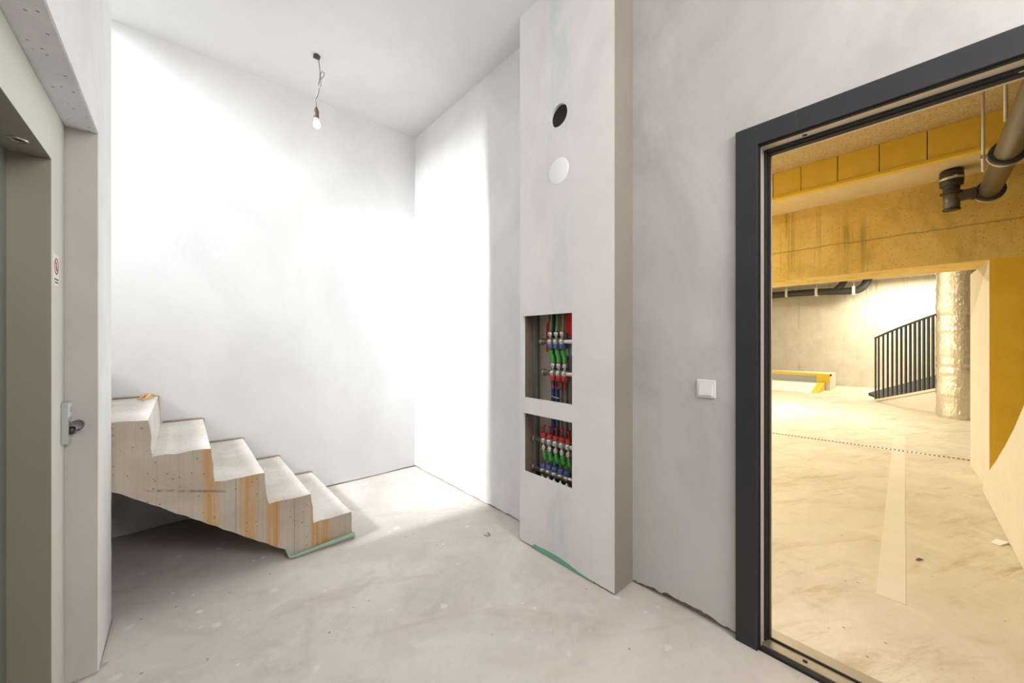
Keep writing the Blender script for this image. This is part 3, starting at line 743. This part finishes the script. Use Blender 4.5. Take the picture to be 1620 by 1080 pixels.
# ------------------------------------------------------------------ floor litter
mb = MB(); rnd = random.Random(11)
def chip(c, r_):
    n = rnd.randint(4, 6); a0 = rnd.random()*6; pts = []
    for k in range(n):
        a = a0+2*math.pi*k/n; q = r_*rnd.uniform(.5, 1.2); pts.append((c.x+q*math.cos(a)*1.5, c.y+q*math.sin(a)))
    mb.prism([Vector((x, y, .0)) for x, y in pts], [Vector((x+.0005, y, r_*.35)) for x, y in pts])
for (x, y, r_) in ((345, 867, .009), (283, 880, .008), (416, 882, .007), (402, 886, .006), (315, 968, .012), (318, 992, .007), (375, 1052, .006), (227, 906, .006), (700, 862, .010), (826, 955, .008), (846, 962, .007), (1020, 968, .006), (523, 1010, .006), (735, 915, .005), (748, 933, .004), (590, 832, .005), (684, 800, .005), (273, 938, .006), (306, 941, .007), (1040, 960, .004)):
    chip(px(x, y, 2, 0), r_)
for k in range(90): chip(px(rnd.uniform(230, 930), rnd.uniform(940, 1075), 2, 0) if k % 2 else Vector((rnd.uniform(-.1, 1.6), rnd.uniform(.9, 3.3), 0)), rnd.uniform(.0012, .0032))
struct(obj('plaster_crumbs', mb, 'white_paper'), 'scattered white plaster crumbs on the screed floor', 'stuff')['category'] = 'debris'
a = px(771, 846, 2, 0); mb = MB()
mb.tube(smooth([a+Vector((-.02, .012, .003)), a+Vector((-.012, -.012, .003)), a+Vector((.01, -.016, .003)), a+Vector((.02, .006, .003)), a+Vector((.012, .014, .006))]), .0025, 6)
tag(obj('wire_scrap', mb, 'cord_brown', origin=a), 'bent brown wire scrap lying on the floor near the shaft', 'wire')

# ================================================================== parking garage beyond the door
GX2, GX1, BZ, SZ, GZ = 4.0, 3.508, 1.542, 2.141, 2.326
FX = 11.2
struct(obj('floor_garage', ub(((1.475, -4, -.12), (FX+.2, 8, 0))), 'garage_screed'), 'pale beige garage floor smeared with brown dirt')
struct(obj('ceiling_garage', ub(((WX, -4, GZ), (GX1+.02, 8, GZ+.15))), 'wood_wool'), 'wood wool insulation boards on the garage ceiling near the door')
cs = sgroup('ceiling_step', u(GX1, 0, SZ), 'drop in the garage ceiling clad with insulation panels')
obj('step_core', ub(((GX1+.03, -4, SZ), (GX1+.14, 8, GZ+.1))), 'dark_joint', cs)
jn = [-.62, -.40, -.193, .02, .235, .448, .659, .836, 1.05, 1.27, 1.49, 1.71, 1.93]
for a, b in zip(jn, jn[1:]):
    obj('insulation_panel', ub(((GX1+random.uniform(-.002, .002), a+.002, SZ-.002), (GX1+.035, b-.002, GZ+.0))), 'insulation_board', cs, bevel=.003)
obj('panel_rest', ub(((GX1, 1.934, SZ), (GX1+.035, 8, GZ)), ((GX1, -4, SZ), (GX1+.035, -.624, GZ))), 'insulation_board', cs)
obj('bottom_board', ub(((GX1-.008, -4, SZ-.022), (GX1+.05, 8, SZ-.003))), 'insulation_board', cs)
struct(obj('ceiling_soffit', ub(((GX1+.05, -4, SZ-.01), (GX2+.05, 8, SZ+.2))), 'concrete_soffit'), 'pale concrete soffit between the panel step and the beam')
struct(obj('wall_beam', ub(((GX2, -4, BZ), (GX2+.47, 8, SZ)),), 'concrete_garage'), 'deep stained concrete beam across the garage')
mb = MB(); Y0_ = [(GX2+.003, -.252), (4.79, -.206), (4.79, -4), (GX2+.003, -4)]
mb.prism([u(x, y, 0) for x, y in Y0_], [u(x, y, BZ) for x, y in Y0_])
for f_ in mb.bm.faces:
    f_.normal_update()
    if abs(f_.normal.x) > .9 and f_.calc_center_median().x < 4.2*U: f_.material_index = 1
struct(obj('wall_pier', mb, ['plaster_garage', 'plaster_garage_shaded']), 'smooth plastered wall pier carrying the beam')
struct(obj('ceiling_garage_far', ub(((GX2+.47, -4, GZ), (FX+.2, 8, GZ+.15))), 'concrete_far'))
wf = struct(obj('wall_garage_far', ub(((FX, -4, 0), (FX+.2, 8, GZ))), 'concrete_far'), 'far board-marked concrete garage wall with water streaks')
struct(obj('wall_garage_left', ub(((WX, 8, 0), (FX+.2, 8.2, GZ+.1))), 'concrete_far'))
struct(obj('wall_garage_right', ub(((WX, -4.2, 0), (FX+.2, -4, GZ+.1))), 'concrete_far'))
struct(obj('wall_garage_near', ub(((WX-.1, 2.9, 0), (WX, 8, GZ+.1)), ((WX-.1, -4, 0), (WX, RY-.12, GZ+.1))), 'plaster_garage'))
# sloping side wall beside the door
top = [(1.72, 1.18), (2.2, 1.01), (2.73, .737), (2.96, .59), (3.19, .466), (3.45, .335), (3.71, .215), (3.99, .06)]
def yy(x): return -.265+.048*(x-2.73)/1.46
A = [(1.72, 0)] + top + [(3.99, 0)]
mb = MB(); mb.prism([u(x, yy(x), z) for x, z in A], [u(x, yy(x)-.16, z) for x, z in A])
struct(obj('wall_parapet', mb, 'plaster_garage', bevel=.01), 'smooth pale parapet whose top slopes down to the floor')
# painted bay line and slot drain
pl = thing('painted_line', 'faded white bay line painted on the garage floor', 'floor marking', u(2.06, .1, 0))
for x0, x1 in ((2.06, 4.875), (4.985, 5.72)):
    e = lambda x: ((x-2.06)/3.66)
    q = [(x0, .066+.124*e(x0)), (x0, .148+.127*e(x0)), (x1, .148+.127*e(x1)), (x1, .066+.124*e(x1))]
    mb = MB(); mb.prism([u(x, y, .0) for x, y in q], [u(x, y, .0009) for x, y in q]); obj('stripe', mb, 'line_paint', pl)
sd = thing('slot_drain', 'narrow slotted floor drain running across the garage floor', 'drain', u(4.9, .5, 0))
ya, yb = 2.2, -.215
def dxx(y): return 4.965-(y+.21)*.10
A = [(dxx(yb)-.022, yb), (dxx(yb)+.022, yb), (dxx(ya)+.022, ya), (dxx(ya)-.022, ya)]
mb = MB(); mb.prism([u(x, y, 0) for x, y in A], [u(x, y, .0015) for x, y in A]); obj('grate', mb, 'zinc', sd)
mb = MB(); y = yb+.005
while y < ya:
    mb.box(u(dxx(y)-.016, y, .001), u(dxx(y)+.016, y+.013, .0026)); y += .027
o = obj('slots', mb, 'slot_black', sd); o['kind'] = 'stuff'
# litter in the garage
c = px(1577, 858, 2, 0); mb = MB(); mb.prism([c+Vector((-.04, .03, .001)), c+Vector((.05, .0, .001)), c+Vector((.03, -.05, .001)), c+Vector((-.05, -.01, .001))], [c+Vector((-.04, .03, .004)), c+Vector((.05, .0, .008)), c+Vector((.03, -.05, .012)), c+Vector((-.05, -.01, .004))])
tag(obj('paper_scrap', mb, 'white_paper', origin=c), 'white paper scrap on the garage floor beside the sloping parapet', 'paper')
c = px(1453, 885, 2, 0); mb = MB(); mb.tube([c+Vector((-.03, .01, .004)), c+Vector((0, 0, .006)), c+Vector((.012, -.02, .004))], [.002, .006, .002], 5)
tag(obj('dark_splinter', mb, 'dark_side', origin=c), 'small dark splinter on the garage floor right of the white line', 'wood scrap')

# drain pipe under the garage ceiling
PZc = 1.958
V = Vector(u(3.80, -.085, 0)); Bp = Vector(u(3.86, -.243, PZc)); Ap = Vector(u(3.14, -.256, PZc+.004)); Ep = Vector(u(1.70, -.282, PZc+.012))
dp = thing('drain_pipe', 'grey drain pipe with black couplings and clamps under the garage ceiling', 'pipe', V+Vector((0, 0, 1.84*U)))
mb = MB(); mb.tube([V+Vector((0, 0, (SZ-.012)*U)), V+Vector((0, 0, 2.0*U))], .050, 20); obj('down_pipe', mb, 'drain_black', dp)
zc = 2.065*U
mb = MB(); mb.lathe(V+Vector((0, 0, zc+.075)), (0, 0, -1), [(0, .052), (.002, .070), (.05, .073), (.10, .072), (.13, .069), (.132, .052)], 24); cpn = obj('coupling', mb, 'drain_black', dp)
mb = MB(); mb.lathe(V+Vector((0, 0, zc+.015)), (0, 0, -1), [(0, .073), (.003, .0755), (.018, .0755), (.021, .073)], 24); mb.box(V+Vector((-.092, -.03, zc-.008)), V+Vector((-.070, -.01, zc+.014))); obj('clamp_band', mb, 'zinc', cpn)
mb = MB(); mb.lathe(V+Vector((0, 0, 1.985*U)), (0, 0, -1), [(0, .052), (.003, .068), (.014, .068), (.017, .052)], 24); obj('flange', mb, 'drain_black', dp)
mb = MB(); mb.tube([V+Vector((0, 0, 2.0*U)), V+Vector((0, 0, 1.865*U))], .050, 20); obj('tee_body', mb, 'drain_grey', dp)
mb = MB(); mb.lathe(V+Vector((0, 0, 1.872*U)), (0, 0, -1), [(0, .054), (.010, .054), (.012, .042)], 20); obj('end_cap', mb, 'drain_black', dp)
dB = (Bp-(V+Vector((0, 0, PZc*U)))); 
mb = MB(); mb.tube(smooth([V+Vector((0, 0, (PZc-.015)*U)), V+Vector((0, 0, PZc*U))+dB*.45, Bp]), .047, 18); obj('branch_pipe', mb, 'drain_grey', dp)
q = V+Vector((0, 0, PZc*U))+dB*.55; mb = MB(); mb.lathe(q, dB, [(0, .047), (.002, .052), (.014, .052), (.016, .047)], 18); obj('branch_seal', mb, 'drain_black', dp)
ax = (Ap-Bp).normalized()
mb = MB(); mb.tube([Bp, Ap, Ep], .062, 24); obj('main_pipe', mb, 'drain_grey', dp)
for P_, nm in ((Bp+ax*.02, 'a'), (Ap, 'b'), (Ap+ax*1.25, 'c')):
    mb = MB(); mb.lathe(P_-ax*.03, ax, [(0, .063), (.003, .087), (.050, .087), (.055, .082), (.056, .064)], 28); s1 = obj('seal_collar', mb, 'drain_black', dp)
    mb = MB(); mb.lathe(P_-ax*.026, ax, [(0, .087), (.002, .090), (.018, .090), (.020, .087)], 28); cb = obj('clamp_band', mb, 'zinc', s1)
    lug = P_+Vector((0, .102, .0)); mb = MB(); mb.box(lug+Vector((-.02, -.02, -.012)), lug+Vector((.01, .014, .012))); mb.tube([lug+Vector((-.03, .0, 0)), lug+Vector((.025, .0, 0))], .005, 8); obj('clamp_lug', mb, 'zinc', cb)
for P_, lab in ((Ap, 'thin white hanger rod holding the drain pipe just before the stepped panels'), (Ap+ax*.42, 'thin white hanger rod nearer the door above the drain pipe')):
    p = P_+Vector((-.01, .104, 0)) if P_ is Ap else P_+Vector((0, .05, .06))
    mb = MB(); mb.tube([Vector((p.x, p.y, p.z-(.10 if P_ is Ap else 0))), Vector((p.x, p.y, GZ*U-.001))], .0085, 10)
    tag(obj('hanger_rod', mb, 'white_rod', origin=Vector((p.x, p.y, GZ*U))), lab, 'rod')

# foil-wrapped column
c = px(1513, 661, 2, 0); mb = MB(); seg = 40; prof = []
rings = []
for j in range(60):
    z = GZ*U*j/59; rr = .236 + .006*math.sin(j*.9) + random.uniform(-.004, .004) - (.012 if j % 17 == 0 else 0)
    rings.append([mb.bm.verts.new((c.x+(rr+random.uniform(-.002, .002))*math.cos(2*math.pi*k/seg), c.y+(rr+random.uniform(-.002, .002))*math.sin(2*math.pi*k/seg), z)) for k in range(seg)])
for a, b in zip(rings, rings[1:]):
    for k in range(seg): mb.bm.faces.new([a[k], a[(k+1) % seg], b[(k+1) % seg], b[k]])
mb.bm.faces.new(rings[0][::-1]); mb.bm.faces.new(rings[-1])
tag(obj('foil_column', mb, 'foil', origin=c), 'round garage column wrapped in crinkled foil insulation', 'column')

# ramp with parapet and railing behind the column
a0 = px(1381, 634, 2, 0); tA = 590/94.0*1.0
def at_t(x, y, t):
    uu = (x-810)/590.0
    return Vector((t*(_f[0]+uu*_r[0])*U, t*(_f[1]+uu*_r[1])*U, (1+t*(540-y)/590.0)*U))
LA, LB = at_t(1382, 632, 6.35), at_t(1497, 611, 5.15)
Lc = LA.lerp(LB, 1.9)
N = 24
def cur(f):
    p = LA.lerp(LB, f); nrm = Vector((-(LB-LA).y, (LB-LA).x, 0)).normalized(); s_ = math.sin(min(f, 1)*math.pi)
    return p + nrm*(-.12*s_) + Vector((0, 0, -.03*s_))
fr = [i/N*1.6 for i in range(N+1)]
bk = Vector((LB.y-LA.y, -(LB.x-LA.x), 0)).normalized()
if bk.x < 0: bk = -bk
mb = MB()
for f0, f1 in zip(fr, fr[1:]):
    p, q = cur(f0), cur(f1)
    p0, q0 = Vector((p.x, p.y, 0)), Vector((q.x, q.y, 0))
    mb.prism([p0, q0, q, p], [v_+bk*.16 for v_ in (p0, q0, q, p)])
bmesh.ops.remove_doubles(mb.bm, verts=mb.bm.verts[:], dist=1e-5)
rw = struct(obj('wall_ramp', mb, 'plaster_garage'), 'low pale wall along the rising ramp')
mb = MB()
for f0, f1 in zip(fr, fr[1:]):
    p, q = cur(f0)-bk*.02, cur(f1)-bk*.02
    mb.prism([p-Vector((0, 0, .045)), q-Vector((0, 0, .045)), q, p], [v_+bk*.05 for v_ in (p-Vector((0, 0, .045)), q-Vector((0, 0, .045)), q+Vector((0, 0, .004)), p+Vector((0, 0, .004)))])
obj('edge_trim', mb, 'plaster_garage', rw)
Q = [cur(0)+bk*.165+Vector((0, 0, .004)), cur(1)+bk*.165, cur(1.5)+bk*.165, at_t(1560, 578, 6.6), at_t(1492, 590, 7.4), at_t(1374, 621, 6.95)]
mb = MB(); mb.prism([Vector((v_.x, v_.y, 0)) for v_ in Q], Q)
struct(obj('floor_ramp', mb, 'asphalt'), 'dark rough ramp surface behind the railing')
rl = thing('ramp_railing', 'dark steel railing with vertical bars along the garage ramp', 'railing', cur(0))
NB = 16; tops = []
for i in range(NB+6):
    lo, hi = -.05, 1.55
    for _ in range(30):
        f = (lo+hi)/2; c_ = cur(f)+bk*.08
        xx = 810+590*(c_.x*_r[0]+c_.y*_r[1])/(c_.x*_f[0]+c_.y*_f[1])
        if xx < 1383+7.15*i: lo = f
        else: hi = f
    p = cur(f)+bk*.08; hgt = at_t(1382, 533, 6.35).z-LA.z
    mb = MB(); dd = (cur(min(f+.02, 1.6))-cur(max(f-.02, 0))); dd.z = 0; dd.normalize()
    nn_ = bk*.012; w_ = dd*(.0165)
    mb.prism([p-w_-nn_, p+w_-nn_, p+w_+nn_, p-w_+nn_], [v_+Vector((0, 0, hgt)) for v_ in (p-w_-nn_, p+w_-nn_, p+w_+nn_, p-w_+nn_)])
    obj('bar', mb, 'rail_steel', rl); tops.append(p+Vector((0, 0, hgt)))
mb = MB(); mb.tube([tops[0]-(tops[1]-tops[0])*.15]+tops, .022, 8); obj('handrail', mb, 'rail_steel', rl)
# yellow edged kerb against the far wall
k1 = at_t(1313, 618, 7.6); kx = k1.x
kb = thing('ramp_kerb', 'low grey kerb wall with yellow painted edge by the far wall', 'kerb', (kx, k1.y+1, 0))
zt_ = at_t(1310, 592, 7.6).z; zm = at_t(1310, 606, 7.6).z
yk = k1.y; mb = MB(); mb.box((kx, yk, 0), (kx+.9, yk+5, zt_-.001)); obj('body', mb, 'concrete_far', kb)
mb = MB(); mb.box((kx-.012, yk-.0, zt_-.06), (kx+.25, yk+5, zt_)); mb.box((kx-.012, yk, zm), (kx, yk+.28, zt_-.06)); obj('yellow_edge', mb, 'yellow_paint', kb)
mb = MB(); mb.box((kx-.008, yk+.28, zm), (kx, yk+5, zt_-.06)); obj('grey_panel', mb, 'kerb_grey', kb)
mb = MB(); A = [(kx-.9, .0), (kx, .0), (kx, zm)]; mb.prism([(x, yk+.25, z) for x, z in A], [(x, yk+5, z) for x, z in A]); obj('sloped_base', mb, 'white_paint', kb)
mb = MB(); A = [(kx-.92, .0), (kx-.012, .0), (kx-.012, zm+.02)]; mb.prism([(x, yk+.10, z) for x, z in A], [(x, yk+.25, z) for x, z in A]); obj('yellow_end', mb, 'yellow_paint', kb)
# dark pipe under the far ceiling
fx = FX-.35
def fp_(x, y): return px(x, y, 0, fx)
far = thing('ceiling_pipe', 'dark drain pipe hung under the far garage ceiling with a branch', 'pipe', fp_(1330, 462))
mb = MB(); mb.tube(smooth([fp_(1100, 478), fp_(1223, 467), fp_(1290, 462), fp_(1345, 460), fp_(1362, 456), fp_(1372, 444), fp_(1373, 425)]), .10, 12); obj('run', mb, 'drain_black', far)
mb = MB(); mb.tube(smooth([fp_(1318, 462), fp_(1326, 456), fp_(1334, 446), fp_(1335, 425)]), .085, 12); obj('branch', mb, 'drain_black', far)
for x in (1245, 1292, 1351):
    p = fp_(x, 464-(x-1245)*.04); mb = MB(); mb.box(p+Vector((-.115, -.03, -.12)), p+Vector((.115, .03, .12))); mb.box(p+Vector((-.01, -.01, .1)), Vector((p.x+.01, p.y+.01, GZ*U))); obj('hanger', mb, 'white_rod', far)
# lamps
def batten(p, L, along_y, power, label, dirn=(0, 0, -1)):
    t = thing('batten_lamp', label, 'lamp', p, 'batten lamps on the garage ceiling')
    e = (.05, L/2) if along_y else (L/2, .05)
    mb = MB(); mb.box(p+Vector((-e[0], -e[1], -.04)), p+Vector((e[0], e[1], 0))); obj('housing', mb, 'white_plastic', t)
    mb = MB(); mb.box(p+Vector((-e[0]*.9, -e[1]*.98, -.075)), p+Vector((e[0]*.9, e[1]*.98, -.04))); obj('diffuser', mb, 'lamp_diffuser', t)
    o_ = area('batten_light', p+Vector((0, 0, -.085)), dirn, e[0]*1.6, e[1]*1.9, power, (1.0, .90, .68)); 
    o_.parent = t; o_.location = (0, 0, -.085)
Z_ = GZ*U
batten(Vector((FX*U-1.1, px(1450, 440, 0, FX).y, Z_)), 1.5, True, 165, 'long batten lamp on the ceiling by the far garage wall')
batten(Vector((6.6*U, 1.6*U, Z_)), 1.5, True, 175, 'long batten lamp on the ceiling behind the concrete beam')
batten(Vector((6.6*U, 4.6*U, Z_)), 1.5, True, 135, 'long batten lamp on the ceiling far left behind the beam')
batten(Vector((2.5*U, 3.2*U, Z_)), 1.5, True, 275, 'added long batten lamp on the wood wool ceiling left of the door')  # unseen lamp added to brighten the beam and panels near the door
